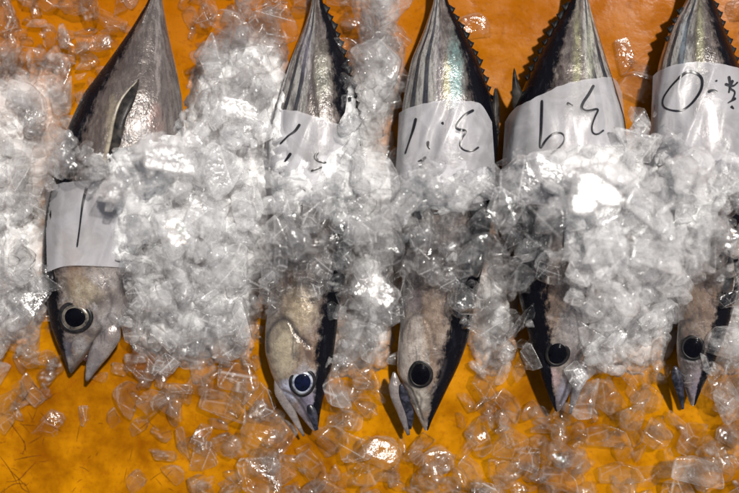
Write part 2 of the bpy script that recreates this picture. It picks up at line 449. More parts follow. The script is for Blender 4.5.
BLUE = (.10, .16, .30); PINK = (.50, .36, .36); PURP = (.20, .18, .25); PALE = (.46, .43, .41); CREAM = (.46, .39, .26); OLIVE = (.40, .40, .20); TEAL = (.22, .42, .40); NAVY = (.03, .04, .07); BROWN = (.25, .13, .06)
f1 = make_fish(dict(sd=1.3, label='leftmost tuna on the orange sheet, seen side on with its small fin standing up',
    st=[(-34, 155, 166), (0, 149, 162), (30, 131, 167), (60, 110, 174), (95, 84, 181), (130, 68, 184), (170, 56, 180), (210, 47, 166), (240, 44, 148), (270, 44, 135), (290, 46, 133), (310, 49, 129), (326, 52, 121), (336, 55, 108), (344, 58, 99), (352, 61, 91), (360, 64, 83), (368, 67, 76), (373, 69, 71.5)],
    roll_t=[0, .15, .45, .65, 1], roll=[198, 199, 197, 192, 190], back=[.46, .42, .40, .35, .36], stripe=.15, fat=.95,
    groove=[([(97, 341), (88, 353), (79, 364), (71, 372)], 2.4, .0016), ([(62, 352), (66, 364), (70, 372)], 1.8, .0008), ([(92, 345), (97, 336), (101, 328), (98, 322)], 1.5, .0014), ([(128, 268), (121, 276), (120, 285), (125, 295)], 2.2, .0012), ([(66, 340), (70, 338), (73, 341)], 1.2, .001), ([(103, 273), (110, 290), (112, 306), (106, 320)], 1.6, .0009)],
    bulge=[(76, 317, 15, 14, .0015), (112, 295, 16, 22, .002)],
    tint=[(125, 80, 75, 95, (.075, .052, .043), .7), (125, 281, 5, 10, (.045, .04, .045), .95), (84, 290, 16, 14, CREAM, .55), (104, 278, 22, 12, PALE, .45), (113, 318, 18, 14, PALE, .6), (66, 348, 7, 14, (.08, .09, .13), .5), (80, 345, 9, 9, PALE, .6), (158, 60, 5, 60, (.25,.21,.19), .8), (112, 120, 9, 45, (.26, .21, .14), .85), (155, 120, 12, 30, (.19, .11, .09), .8)]))
f2 = make_fish(dict(sd=5.7, label='second tuna from the left, gill cover open and a dark blue eye facing up',
    st=[(-34, 313, 322), (0, 312, 322), (15, 308, 328), (30, 303, 335), (60, 291, 346), (85, 283, 353), (110, 276, 358), (150, 268, 362), (200, 272, 360), (250, 275, 352), (290, 270, 343), (320, 266, 338), (350, 265, 334), (370, 270, 331), (385, 276, 327), (396, 284, 324), (405, 290, 322), (415, 299, 320), (425, 307, 319), (431, 313, 317)],
    roll_t=[0, .3, .7, 1], roll=[2, 8, 14, 12], back=[.40, .32, .27, .24, .27], stripe=1.,
    groove=[([(268, 352), (267, 338), (272, 326), (282, 319), (290, 322), (297, 334), (309, 346)], 2.0, .0022), ([(283, 390), (294, 396), (303, 408), (309, 422)], 1.6, .0018), ([(300, 398), (306, 406), (312, 416)], 1.2, .001), ([(313, 0), (311, 60), (315, 118)], 1.4, .0007)],
    bulge=[(303, 381, 13, 14, .0015), (284, 355, 15, 22, .0012), (302, 315, 14, 20, .002)],
    tint=[(283, 350, 15, 30, CREAM, .85), (300, 310, 16, 22, (.55, .44, .28), .6), (311, 407, 13, 20, PURP, .85), (290, 390, 13, 12, (.50, .53, .66), .9), (303, 382, 16, 16, (.42, .42, .46), .7), (322, 420, 5, 10, NAVY, .9), (322, 75, 8, 25, (.38, .40, .30), .5), (306, 50, 6, 30, (.28, .25, .30), .5), (313, 350, 10, 25, BROWN, .35)]))
f3 = make_fish(dict(sd=9.1, label='middle tuna with its mouth wide open and a broad jet black back',
    st=[(-34, 435, 444), (0, 434, 447), (15, 429, 454), (30, 424, 462), (60, 411, 478), (100, 403, 492), (140, 398, 498), (200, 398, 494), (260, 402, 484), (300, 402, 476), (325, 400, 471), (345, 398, 466), (360, 397, 461), (374, 397, 455), (384, 403, 450), (400, 409, 442), (412, 415, 436), (422, 420, 431), (431, 425, 428)],
    roll_t=[0, .3, .7, 1], roll=[2, 8, 14, 12], back=[.34, .29, .29, .30, .32], stripe=1.,
    groove=[([(401, 381), (410, 388), (416, 400), (423, 420)], 1.4, .0014), ([(416, 392), (421, 399), (419, 408), (413, 404)], 1.2, .001), ([(400, 338), (406, 322), (418, 314), (430, 326), (435, 348)], 1.3, .0008), ([(428, 395), (440, 380), (446, 360)], 1.4, .0010)],
    bulge=[(421, 374, 12, 14, .0015), (405, 350, 12, 22, .002)],
    tint=[(455, 75, 8, 38, TEAL, .65), (449, 82, 6, 26, (.62, .60, .30), .5), (438, 60, 5, 45, (.40, .36, .36), .5), (415, 345, 16, 30, (.62, .55, .47), .6), (433, 320, 12, 40, (.27, .19, .13), .6), (419, 398, 10, 16, (.58, .52, .42), .7), (404, 374, 8, 12, (.55, .46, .38), .5), (414, 300, 8, 14, (.22,.19,.22), .4)]))
f4 = make_fish(dict(sd=13.9, label='second tuna from the right, dark jagged back turned left and striped belly right',
    st=[(-34, 575, 584), (0, 571, 588), (15, 562, 592), (30, 552, 597), (60, 536, 606), (85, 525, 614), (120, 510, 624), (160, 505, 628), (220, 510, 622), (270, 515, 612), (300, 519, 604), (330, 527, 597), (350, 532, 588), (362, 536, 583), (375, 540, 577), (388, 545, 572), (400, 550, 566), (408, 554, 561), (412, 556, 559)],
    roll_t=[0, .3, .7, 1], roll=[176, 170, 160, 162], back=[.36, .31, .30, .25, .26], stripe=1.,
    groove=[([(572, 366), (569, 378), (565, 392), (560, 404)], 1.5, .0018), ([(585, 320), (590, 332), (586, 346), (578, 356)], 2.0, .0015)],
    bulge=[(557, 353, 13, 14, .0015), (580, 335, 12, 20, .0025)],
    tint=[(549, 292, 14, 34, (.19, .12, .08), .6), (553, 378, 7, 10, PINK, .8), (575, 330, 18, 24, PALE, .7), (548, 70, 10, 30, (.17, .14, .11), .6), (577, 60, 4, 50, OLIVE, .6), (590, 55, 4, 45, (.50, .50, .36), .6), (563, 395, 6, 14, (.30, .30, .40), .6)]))
f5 = make_fish(dict(sd=17.4, label='rightmost tuna, cut by the picture edge, with a zero on its paper tag',
    st=[(-34, 694, 706), (0, 687, 713), (15, 678, 719), (30, 670, 724), (60, 660, 736), (100, 652, 750), (150, 650, 758), (200, 656, 756), (250, 668, 748), (290, 676, 738), (320, 678, 730), (345, 676, 722), (362, 677, 715), (376, 680, 708), (388, 684, 702), (398, 688, 698), (406, 691, 695)],
    roll_t=[0, .3, .7, 1], roll=[8, 15, 25, 22], back=[.36, .31, .30, .27, .29], stripe=1.,
    groove=[([(681, 378), (686, 388), (690, 400)], 1.5, .0016), ([(681, 340), (679, 330), (684, 322), (692, 320)], 2, .0012)],
    bulge=[(693, 347, 12, 12, .0015)],
    tint=[(705, 300, 14, 40, (.19, .12, .08), .6), (697, 385, 10, 16, PURP, .6), (700, 45, 4, 45, OLIVE, .5), (683, 40, 4, 45, (.35, .42, .46), .5)]))

eye(f1, 75.6, 317, 15.5, 14.2, pf=.66)
eye(f2, 302.5, 382, 11.8, 13.0, -.15, True, .68)
eye(f3, 420.8, 374, 10.8, 12.6, pf=.84)
eye(f4, 557.5, 353, 10.8, 12.2, -.2, pf=.84)
eye(f5, 693, 347.5, 10.5, 11.5, pf=.84)
jaw(f1, [(116, 322), (105, 342), (94, 362), (86.5, 381)], [13, 12.5, 10.5, 6.5, 1.6], (.044, .032))
jaw(f2, [(276, 378), (284, 398), (293, 415), (304, 436)], [6, 7, 5.5, 3.5, 1.2], (.038, .026))
jaw(f2, [(309, 404), (314, 418), (317, 430)], [6, 4, 1.4], (.041, .036), 'jaw_dark', .5, 'upper_lip')
jaw(f3, [(394, 372), (396, 392), (403, 413), (408.5, 435)], [4.5, 6.8, 6.6, 5, 1.6], (.040, .028))
jaw(f3, [(401, 384), (405, 398), (410, 414), (410, 429)], [3, 4.5, 4, 1.5], (.045, .031), 'jaw_dark', .4, 'lip')
jaw(f4, [(584, 360), (579, 380), (574, 398), (570, 414)], [7, 7.5, 5.5, 3.5, 1.2], (.036, .025))
jaw(f5, [(675, 366), (678, 382), (681, 396), (683, 409)], [5, 6, 4.5, 3, 1.2], (.036, .025), 'jaw_dark')
jaw(f1, [(108, 330), (96, 344), (84, 360)], [7, 5, 2], (.033, .027), 'mouth', .6, 'mouth_lining')
jaw(f3, [(402, 382), (409, 396), (416, 412)], [6, 4, 1.5], (.033, .027), 'mouth', .6, 'mouth_lining')
finlets(f2, 1, [10 + 8.6 * k for k in range(14)], 8.5)
finlets(f3, 1, [10 + 8.8 * k for k in range(15)], 7.5)
finlets(f4, -1, [8 + 8.8 * k for k in range(9)], 7.5)
finlets(f5, 1, [6 + 9 * k for k in range(10)], 8)
finlets(f5, -1, [12 + 9 * k for k in range(4)], 5.5)
for F in FISH: tail_fin(F)
# fins standing off the bodies
def ribbon(name, pts_px, w, z, thick, mat, parent):
    q = catmull(pts_px, 8)
    zz = np.interp(np.linspace(0, 1, len(q)), np.linspace(0, 1, len(z)), z)
    ww = np.interp(np.linspace(0, 1, len(q)), np.linspace(0, 1, len(w)), w)
    return link(name, tube_mesh(name, [P(a, b, c) for (a, b), c in zip(q, zz)], [v * .001 for v in ww], thick), M[mat], parent)
ztop = on_fish(f1, 120, 120).z
an = link('anal_fin', blade_mesh('anal_fin', f1, [(104, 166), (110, 140), (115, 116), (125, 96), (139, 79), (135, 98), (127, 116), (122, 138), (114, 158)], -.001, .014, .002, True), M['fin'], f1.root)
ribbon('fin_edge', [(103, 167), (109, 141), (114, 117), (122, 98), (137, 81)], [2.0, 2.2, 1.8, 1.2, .6], [on_fish(f1, 103, 167).z + .001, on_fish(f1, 112, 125).z + .008, on_fish(f1, 137, 81).z + .015], .5, 'fin_edge', an)
link('dorsal_fin', blade_mesh('dorsal_fin', f3, [(489, 142), (491, 112), (495, 88), (499, 104), (499, 130), (497, 148)], .040, .052, .002), M['fin'], f3.root)
link('dorsal_fin', blade_mesh('dorsal_fin', f4, [(513, 108), (512, 90), (514, 68), (519, 84), (524, 98), (520, 112)], .040, .052, .002), M['fin'], f4.root)

# ------------------------------------------------------------------ paper tags
def all_fish_z(x, y):
    z = np.zeros(np.shape(x))
    for F in FISH: z = np.maximum(z, fish_z(F, x, y))
    return z
def make_tag(F, top, bot, strokes, label, sd, wid=2.0, edge_drop=.01):
    nu, nv = 70, 60
    tp = np.array(catmull(top, 8)); bp = np.array(catmull(bot, 8))
    ti = np.linspace(0, 1, len(tp)); bi = np.linspace(0, 1, len(bp)); u = np.linspace(0, 1, nu)
    TX, TY = np.interp(u, ti, tp[:, 0]), np.interp(u, ti, tp[:, 1]); BX, BY = np.interp(u, bi, bp[:, 0]), np.interp(u, bi, bp[:, 1])
    def surf(px, py):
        z = .06
        for _ in range(5):
            p = P(px, py, z)
            yy = -p.y
            xc, hw, zc, ht = (float(np.interp(yy, -F.Y, A)) for A in (F.XC, F.HW, F.ZC, F.HT))
            a = abs(p.x - xc) / hw
            z = zc + ht * (math.sqrt(1 - a * a) if a < .93 else max(-1.0, .3676 - (a - .93) * 4.2))
        w = mnoise.noise(Vector((px * .035, py * .012, sd))) * .003 + mnoise.noise(Vector((px * .11, py * .03, sd + 4))) * .0016
        fold = -abs(mnoise.noise(Vector((px * .05 + py * .02, sd * 3, 0)))) * .0070
        return z + .0060 + w + fold
    V = []
    for j in range(nv):
        v = j / (nv - 1)
        for i in range(nu):
            px = TX[i] + (BX[i] - TX[i]) * v; py = TY[i] + (BY[i] - TY[i]) * v
            if j == 0: py += mnoise.noise(Vector((px * .15, sd, 0))) * 1.2
            V.append(P(px, py, surf(px, py)))
    f = [(j * nu + i, (j + 1) * nu + i, (j + 1) * nu + i + 1, j * nu + i + 1) for j in range(nv - 1) for i in range(nu - 1)]
    o = link('paper_tag', mesh('paper_tag', V, f), M['paper'])
    tag(o, label, 'paper tag', 'handwritten paper weight tags laid over the tunas')
    # handwriting: one mesh of thin ribbons
    VV, FF = [], []
    for s in strokes:
        pts = catmull(s, 10)
        q = [pts[0]]
        for p_ in pts[1:]:
            if math.hypot(p_[0] - q[-1][0], p_[1] - q[-1][1]) > .55: q.append(p_)
        pts = q if len(q) > 1 else pts; L = len(pts)
        if L > 6:
            sm = [pts[0]] + [tuple(sum(pts[max(0, min(L - 1, k + e))][c_] for e in (-2, -1, 0, 1, 2)) / 5 for c_ in (0, 1)) for k in range(1, L - 1)] + [pts[-1]]; pts = sm
        for k, (a, b) in enumerate(pts):
            x0, y0 = pts[max(k - 1, 0)]; x1, y1 = pts[min(k + 1, L - 1)]
            d = math.hypot(x1 - x0, y1 - y0) or 1; nx, ny = -(y1 - y0) / d, (x1 - x0) / d
            w = wid * (.80 + .22 * math.sin(k / L * 5 + 1)) * (.6 if k in (0, L - 1) else 1)
            base = len(VV)
            for sgn in (-1, 0, 1):
                qx, qy = a + nx * w * sgn * .72, b + ny * w * sgn * .72
                VV.append(P(qx, qy, surf(qx, qy) + .0007 + (.0002 if sgn == 0 else 0)))
            if k: FF += [(base - 3, base - 2, base + 1, base), (base - 2, base - 1, base + 2, base + 1)]
    link('handwriting', mesh('handwriting', VV, FF), M['ink'], o)
    return o
make_tag(f1, [(45, 186), (70, 182), (100, 180), (128, 182)], [(47, 272), (66, 266), (95, 266), (131, 268)],
    [[(87, 186), (83.5, 200), (81.5, 212), (79.6, 228), (77, 247)]], 'lavender grey paper tag bearing a single stroke on the leftmost tuna', 1.1)
make_tag(f2, [(268, 108), (284, 110), (300, 112), (320, 118), (338, 124), (352, 128)], [(262, 195), (290, 200), (325, 200), (356, 198)],
    [[(300, 124), (295, 131), (288, 136), (280, 144)], [(291, 153), (286, 160), (281, 166)], [(284, 170), (279, 174)], [(318, 152), (315, 157), (319, 161), (326, 163), (331, 164), (322, 167), (311, 171)], [(332, 178), (326, 180), (321, 181)]],
    'paper tag mostly buried in ice on the second tuna from the left', 2.3)
make_tag(f3, [(399, 113), (412, 107), (430, 102), (450, 100), (470, 101), (482, 105), (492, 122)], [(394, 200), (430, 205), (465, 205), (497, 198)],
    [[(416, 118), (413, 130), (409, 142), (405, 154)], [(442, 122), (443.5, 124.5)], [(474, 110), (465, 115), (458, 123), (457, 129), (466, 131), (462, 138), (460, 145), (464, 150), (472, 151), (479, 147)], [(428, 141), (428, 146), (430, 149)], [(426, 157), (422, 160), (418, 161)]],
    'paper tag reading 3.1 upside down on the middle tuna', 3.7)
make_tag(f4, [(505, 122), (512, 111), (524, 103), (545, 93), (565, 84), (590, 79), (613, 78), (622, 92)], [(500, 195), (540, 205), (585, 205), (632, 195)],
    [[(542, 100), (541.5, 116), (541, 132), (540.5, 148), (546, 140), (553, 134), (561, 133), (565, 138), (561, 146), (551, 154)], [(567, 103), (573, 106)], [(594, 85), (589, 94), (583, 103), (582, 109), (588, 111), (598, 109), (595, 117), (592, 126), (593, 133), (598, 134), (604, 130)]],
    'paper tag reading 3.9 upside down on the second tuna from the right', 4.9)
make_tag(f5, [(653, 76), (662, 69), (680, 64), (700, 62), (722, 64), (742, 70), (752, 84)], [(648, 185), (680, 195), (720, 195), (756, 190)],
    [[(678, 79), (687, 72), (696, 73), (702, 79), (701, 90), (693, 102), (683, 110), (673, 110.5), (664, 107), (663, 99), (669, 89), (677, 80), (686, 72.5)], [(708, 92), (713, 90), (718, 92)], [(716, 80), (717, 82)], [(729, 76), (730, 84), (729, 93)], [(733, 80), (730, 88), (735, 92), (732, 101)], [(736, 98), (728, 103)], [(725, 84), (733, 86), (738, 82)], [(731, 106), (734, 109)]],
    'paper tag with a large handwritten zero on the rightmost tuna', 6.2)

# ------------------------------------------------------------------ the orange sheet
n = 220
SX = np.linspace(-1.0, 1.0, n); SY = np.linspace(-.8, .8, int(n * .8))
V = []
for y in SY:
    for x in SX:
        V.append((x, y, mnoise.noise(Vector((x * 9, y * 9, 3))) * .0022 + mnoise.noise(Vector((x * 40, y * 40, 8))) * .0006))
f = [(j * n + i, j * n + i + 1, (j + 1) * n + i + 1, (j + 1) * n + i) for j in range(len(SY) - 1) for i in range(n - 1)]
sheet = link('table_surface', mesh('table_surface', V, f), M['sheet'])
tag(sheet, kind='structure')
VV, FF = [], []
def scratch(pts, w=.45):
    q = catmull(pts, 8); r = [w * .001 * (.4 + .6 * math.sin(math.pi * k / (len(q) - 1))) for k in range(len(q))]
    def sz(a, b):
        p = P(a, b, 0); return mnoise.noise(Vector((p.x * 9, p.y * 9, 3))) * .0022 + mnoise.noise(Vector((p.x * 40, p.y * 40, 8))) * .0006
    me = tube_mesh('s', [P(a, b, sz(a, b) + .0002) for a, b in q], r, .5, 6)
    o = len(VV); VV.extend([v.co.copy() for v in me.vertices]); FF.extend([tuple(i + o for i in p.vertices) for p in me.polygons]); bpy.data.meshes.remove(me)
for s in [[(18, 404), (30, 405), (42, 402), (56, 393)], [(20, 404), (28, 393), (34, 380)], [(30, 382), (40, 390), (48, 398)], [(16, 430), (25, 445), (22, 455)], [(14, 460), (28, 457), (42, 455)],
          [(0, 456), (10, 470), (18, 485)], [(6, 482), (18, 480), (28, 470), (36, 462)], [(2, 492), (14, 484), (26, 484)], [(18, 478), (22, 488), (30, 493)], [(24, 440), (26, 452)], [(40, 412), (52, 425)], [(8, 420), (20, 436)],
          [(4, 10), (8, 30), (6, 60)], [(10, 0), (14, 20), (18, 34)], [(28, 444), (42, 436)], [(10, 470), (26, 486)]]:
    scratch(s)
for _ in range(40):
    a, b = rnd.uniform(0, 190), rnd.uniform(385, 493); t = rnd.uniform(0, 3.1); L = rnd.uniform(2, 9)
    scratch([(a, b), (a + L * math.cos(t), b + L * math.sin(t) + rnd.uniform(-1, 1)), (a + 2 * L * math.cos(t), b + 2 * L * math.sin(t))], .3)
link('scratches', mesh('scratches', VV, FF), M['scratch'], sheet)

# ------------------------------------------------------------------ ice coverage map (20 x 14 cells over the picture)
COV = """3 4 3 1 0 4 6 5 0 5 7 1 2 1 0 0 1 1 0 1
5 6 4 0 1 7 8 7 0 5 8 2 0 0 0 0 4 2 0 0
7 6 3 0 3 8 9 8 1 7 8 1 0 0 0 0 2 5 0 0
7 6 2 0 4 9 9 8 3 8 6 0 0 0 0 1 3 3 0 1
7 6 6 8 9 9 9 7 6 8 6 6 6 5 6 9 9 8 6 7
8 5 2 8 9 9 9 8 8 9 8 8 8 8 8 9 9 9 8 8
8 5 3 8 9 9 9 6 5 8 8 5 6 8 6 8 9 9 8 7
8 5 3 8 8 8 8 6 6 9 8 6 8 9 6 8 9 9 8 8
8 5 0 7 8 9 8 3 6 9 8 3 7 9 4 9 9 9 6 8
7 5 0 7 8 8 8 2 7 9 8 0 6 9 4 9 9 9 6 8
5 4 0 6 7 7 7 0 8 9 7 0 5 9 3 9 8 8 6 8
2 1 0 4 5 5 6 5 6 7 4 2 5 7 6 7 7 6 6 7
0 0 0 1 4 5 5 5 5 5 4 4 5 5 5 6 6 6 6 7
0 0 0 0 2 4 5 5 5 5 5 5 5 5 5 6 6 6 7 7"""
CM = np.array([[float(v) for v in r.split()] for r in COV.splitlines()])
def cov(px, py):
    gx = np.clip((np.asarray(px) - 18.5) / 36.95, 0, 18.999); gy = np.clip((np.asarray(py) - 17.6) / 35.2, 0, 12.999)
    i = gx.astype(int) if hasattr(gx, 'astype') else int(gx); j = gy.astype(int) if hasattr(gy, 'astype') else int(gy)
    a, b = gx - i, gy - j
    return CM[j, i] * (1-a) * (1-b) + CM[j, i+1] * a * (1-b) + CM[j+1, i] * (1-a) * b + CM[j+1, i+1] * a * b

# height grid, 2 mm
GX = np.arange(-.47, .4701, .002); GY = np.arange(-.36, .3601, .002)
XX, YY = np.meshgrid(GX, GY)
PXg, PYg = to_px(XX, YY, .03)
Cg = cov(PXg, PYg)
out = np.maximum(0, np.maximum(np.abs(PXg - 369.5) - 400, np.abs(PYg - 246.5) - 280)) / 60
mound = np.clip(Cg - 5.6, 0, 6) * .0115 * np.clip(1 - out, 0, 1)
thin = np.zeros_like(mound)
for gx_, gy_, rx_, ry_ in ((490, 255, 34, 62), (345, 285, 20, 55), (728, 255, 26, 60), (530, 240, 26, 50), (400, 300, 12, 50)):
    thin = np.maximum(thin, np.exp(-((PXg - gx_) / rx_) ** 2 - ((PYg - gy_) / ry_) ** 2))
low_ = np.clip((PYg - 300) / 80, 0, 1)
mound = np.maximum(mound * (1 - .75 * low_) - .0065 * low_ - .026 * thin, 0)
for _ in range(10):
    q_ = np.pad(mound, 1, 'edge'); mound = (q_[:-2, 1:-1] + q_[2:, 1:-1] + q_[1:-1, :-2] + q_[1:-1, 2:] + q_[1:-1, 1:-1]) / 5
fz = all_fish_z(XX, YY)
# packed ice bed: faceted lumps
kd = kdtree.KDTree(9000)
seeds = [(rnd.uniform(-.48, .48), rnd.uniform(-.37, .37)) for _ in range(9000)]
sp = [(rnd.uniform(-.5, .5), rnd.uniform(-.5, .5), rnd.uniform(-1, 1)) for _ in seeds]
for i, s in enumerate(seeds): kd.insert((s[0], s[1], 0), i)
kd.balance()
fac = np.zeros_like(mound); mo_ = np.maximum(mound, (fz > 0) * (Cg > 6.2) * .01)
for j in range(mound.shape[0]):
    for i in range(mound.shape[1]):
        if mo_[j, i] > 0:
            co, idx, d = kd.find((GX[i], GY[j], 0)); a = sp[idx]
            fac[j, i] = (GX[i] - seeds[idx][0]) * a[0] + (GY[j] - seeds[idx][1]) * a[1] + a[2] * .003
over = np.where((fz > 0) & (Cg > 6.2) & (thin < .35) & (PYg < 262), fz - .003 + (Cg - 6.2) * .007, 0)
mound = np.maximum(mound, over)
bed = np.where(mound > .0005, mound + fac, -.004)
nx_, ny_ = len(GX), len(GY)
Vb = np.stack([XX, YY, bed], -1).reshape(-1, 3)
keep = (mound > .0005)
fb = []
for j in range(ny_ - 1):
    for i in range(nx_ - 1):
        if keep[j, i] or keep[j+1, i] or keep[j, i+1] or keep[j+1, i+1]:
            a = j * nx_ + i; fb.append((a, a + 1, a + 1 + nx_, a + nx_))
used = sorted(set(q for t in fb for q in t)); rm = {q: k for k, q in enumerate(used)}
me = mesh('packed_ice', Vb[used], [tuple(rm[q] for q in t) for t in fb])
fattr(me, 'thick', np.clip(mound.ravel()[used] / .022, 0, 1))
o = link('packed_ice', me, M['packed'], smooth=True)
tag(o, 'packed white crushed ice bed heaped between the tunas', 'crushed ice', kind='stuff')

H = np.maximum(np.maximum(mound - .006, fz), 0.0)

# ------------------------------------------------------------------ ice chunk shapes
def chunk_shape(sub, r_, kind, flat=False, melt=False):
    bm = bmesh.new(); bmesh.ops.create_icosphere(bm, subdivisions=sub, radius=1)
    d = np.array([v.co[:] for v in bm.verts]); d /= np.linalg.norm(d, axis=1)[:, None]
    f = np.array([[v.index for v in p.verts] for p in bm.faces]); bm.free()
    k = r_.choice([3, 4, 6, 8])
    N = r_.choice
    nn = np.array([[r_.gauss(0, 1) for _ in range(3)] for _ in range(k)]); nn /= np.linalg.norm(nn, axis=1)[:, None]
    ext = np.array([[1, 0, 0], [-1, 0, 0], [0, 1, 0], [0, -1, 0], [0, 0, 1], [0, 0, -1]], float) + np.array([[r_.gauss(0, .22) for _ in range(3)] for _ in range(6)])
    ext /= np.linalg.norm(ext, axis=1)[:, None]
    if flat: nn = nn[nn[:, 2] < .3]; ext[4] = (0, 0, 1)
    nn = np.vstack([nn, ext]); ds = np.array([r_.uniform(.5, 1.0) for _ in nn])
    if flat: ds[-2] = .42
    q = np.maximum(d @ nn.T, 0) / ds
    p = r_.choice([8, 10, 13]) if melt else r_.choice([16, 22, 34, 60])
    r = (q ** p).sum(1) ** (-1 / p)
    qs = np.sort(q, 1); edge = np.clip((qs[:, -2] / qs[:, -1] - .955) / .045, 0, 1) * (.45 if melt else 1)  # edge masks where the bright light rims are painted white
    nz = np.array([mnoise.noise(Vector(a * 1.7) + Vector((r_.seed_off, 0, 0))) for a in d]) * .05 + np.array([mnoise.noise(Vector(a * 4.5) + Vector((0, r_.seed_off, 0))) for a in d]) * .03
    v = d * (r * (1 + nz))[:, None]
    s = {'block': (1, .86, .66), 'slab': (1, .8, .36), 'shard': (1, .46, .40)}[kind]
    v = v * np.array(s)
    v /= np.max(np.abs(v[:, :2]))
    return v, f, edge
class R2(random.Random): seed_off = 0.
protos = {}
for kind, cnt in (('block', 9), ('slab', 6), ('shard', 4)):
    for c in range(cnt):
        r_ = R2(hash((len(kind), c)) % 1000 + 31 * c); r_.seed_off = c * 7.3 + len(kind)
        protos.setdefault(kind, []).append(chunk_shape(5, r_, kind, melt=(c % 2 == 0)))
low = {k: [] for k in protos}
for kind, cnt in (('block', 8), ('slab', 8), ('shard', 8)):
    for c in range(cnt):
        r_ = R2(500 + 17 * c + len(kind)); r_.seed_off = c * 3.3
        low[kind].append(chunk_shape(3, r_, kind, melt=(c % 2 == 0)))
mesh_cache = {}
def chunk_mesh(kind, idx, clarity):
    key = (kind, idx, clarity)
    if key not in mesh_cache:
        v, f, e = protos[kind][idx]
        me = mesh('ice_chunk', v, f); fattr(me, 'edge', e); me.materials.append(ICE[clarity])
        me.polygons.foreach_set('use_smooth', [True] * len(me.polygons)); mesh_cache[key] = me
    return mesh_cache[key]

def settle(x, y, r, zr, sink=.35):
    """rest height on the pile, and raise the pile"""
    i0, i1 = np.searchsorted(GX, [x - r, x + r]); j0, j1 = np.searchsorted(GY, [y - r, y + r])
    if i1 <= i0 or j1 <= j0: return zr
    sub = H[j0:j1, i0:i1]; dx = (XX[j0:j1, i0:i1] - x) / r; dy = (YY[j0:j1, i0:i1] - y) / r
    m = dx * dx + dy * dy < 1
    if not m.any(): return zr
    base = float(np.percentile(sub[m], 60))
    z = base + zr * (1 - sink)
    cap = z + zr * .55 * np.sqrt(np.clip(1 - dx * dx - dy * dy, 0, 1))
    H[j0:j1, i0:i1] = np.where(m, np.maximum(sub, cap), sub)
    return z

# keep ice off the places the photo shows bare
BARE = [(76, 317, 22), (95, 345, 20), (80, 372, 14), (68, 335, 14), (100, 290, 22), (70, 240, 26), (90, 225, 22), (105, 250, 12), (75, 205, 16), (78, 290, 16), (303, 382, 18), (285, 350, 20), (305, 412, 16), (308, 340, 18), (302, 312, 14), (421, 374, 19),
        (408, 415, 18), (430, 410, 16), (445, 380, 16), (455, 350, 16), (430, 335, 18), (405, 345, 12), (430, 305, 8), (557, 353, 15), (550, 385, 14), (560, 330, 10), (548, 300, 9), (690, 348, 14), (690, 395, 12), (710, 310, 13),
        (495, 60, 42), (495, 95, 24), (497, 130, 12), (470, 10, 8), (540, 15, 30), (630, 20, 24), (655, 25, 16), (130, 100, 26), (112, 128, 16), (150, 60, 24), (165, 95, 22), (155, 20, 20), (315, 60, 24), (315, 95, 22), (440, 60, 28), (440, 110, 30), (470, 120, 26), (410, 130, 16), (430, 140, 12), (465, 148, 14),
        (570, 60, 34), (560, 110, 36), (600, 100, 26), (550, 140, 20), (530, 125, 20), (590, 125, 20), (605, 125, 12), (695, 40, 34), (690, 90, 34), (720, 80, 28), (665, 95, 20), (700, 115, 16), (725, 110, 14), (300, 130, 14), (315, 132, 12), (320, 163, 10), (287, 148, 12), (428, 144, 8)]
BARE_A = np.array(BARE, float)
def bare(px, py, r):
    d = np.hypot(BARE_A[:, 0] - px, BARE_A[:, 1] - py)
    return bool((d < BARE_A[:, 2] + r * .55).any())

# ---- small crushed pieces: one mesh
VV, FF, EE = [], [], []; off = 0
def loose(px, py): return py > 375 or py < 115
def pick(kind, px, py):
    n_ = len(protos[kind])
    return rnd.randrange(0, n_, 2) if loose(px, py) and rnd.random() < .75 else rnd.randrange(n_)
mats_small = {'clear': [[], [], [], 0], 'cloudy': [[], [], [], 0], 'frosted': [[], [], [], 0]}
def clarity_at(px, py, r):
    c = float(cov(px, py))
    w = math.exp(-(((px - 620) / 110) ** 2 + ((py - 220) / 130) ** 2)) + .9 * math.exp(-(((px - 200) / 90) ** 2 + ((py - 170) / 100) ** 2))
    g = math.exp(-(((px - 470) / 70) ** 2 + ((py - 270) / 70) ** 2))
    g = max(g * 1.4, 1.1 * math.exp(-(((px - 728) / 28) ** 2 + ((py - 255) / 60) ** 2)), math.exp(-(((px - 330) / 50) ** 2 + ((py - 275) / 60) ** 2)), 1.1 if py > 375 else 0, .8 if (py < 110 and px > 60) else 0)
    s = w * .8 + (c - 5) * .07 - g * .5 + r.uniform(-.25, .25)
    return 'frosted' if s > .62 else 'cloudy' if s > .12 else 'clear'
def drop_small(count, smin, smax, pw=1.3):
    placed = 0; tries = 0
    while placed < count and tries < count * 30:
        tries += 1
        px, py = rnd.uniform(-28, 768), rnd.uniform(-28, 522)
        c = float(cov(px, py))
        if rnd.random() > (c / 9) ** pw: continue
        s = rnd.uniform(smin, smax)
        if py > 370 and (s < 20 or rnd.random() < .12): continue
        if bare(px, py, s): continue
        p = P(px, py, .04); r = s * .0005
        kind = rnd.choice(['block', 'slab', 'slab', 'shard', 'shard'])
        v, f, e = rnd.choice(low[kind][::2] if loose(px, py) and rnd.random() < .75 else low[kind])
        zr = r * {'block': .7, 'slab': .4, 'shard': .45}[kind]
        z = settle(p.x, p.y, r, zr)
        R = Matrix.Rotation(rnd.uniform(0, 6.28), 3, 'Z') @ Matrix.Rotation(rnd.gauss(0, .5), 3, 'X') @ Matrix.Rotation(rnd.gauss(0, .5), 3, 'Y')
        R = np.array(R); w = (v * r) @ R.T + np.array((p.x, p.y, z))
        b = mats_small[clarity_at(px, py, rnd)]
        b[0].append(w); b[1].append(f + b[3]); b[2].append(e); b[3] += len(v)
        placed += 1
drop_small(1750, 15, 33, 1.1)

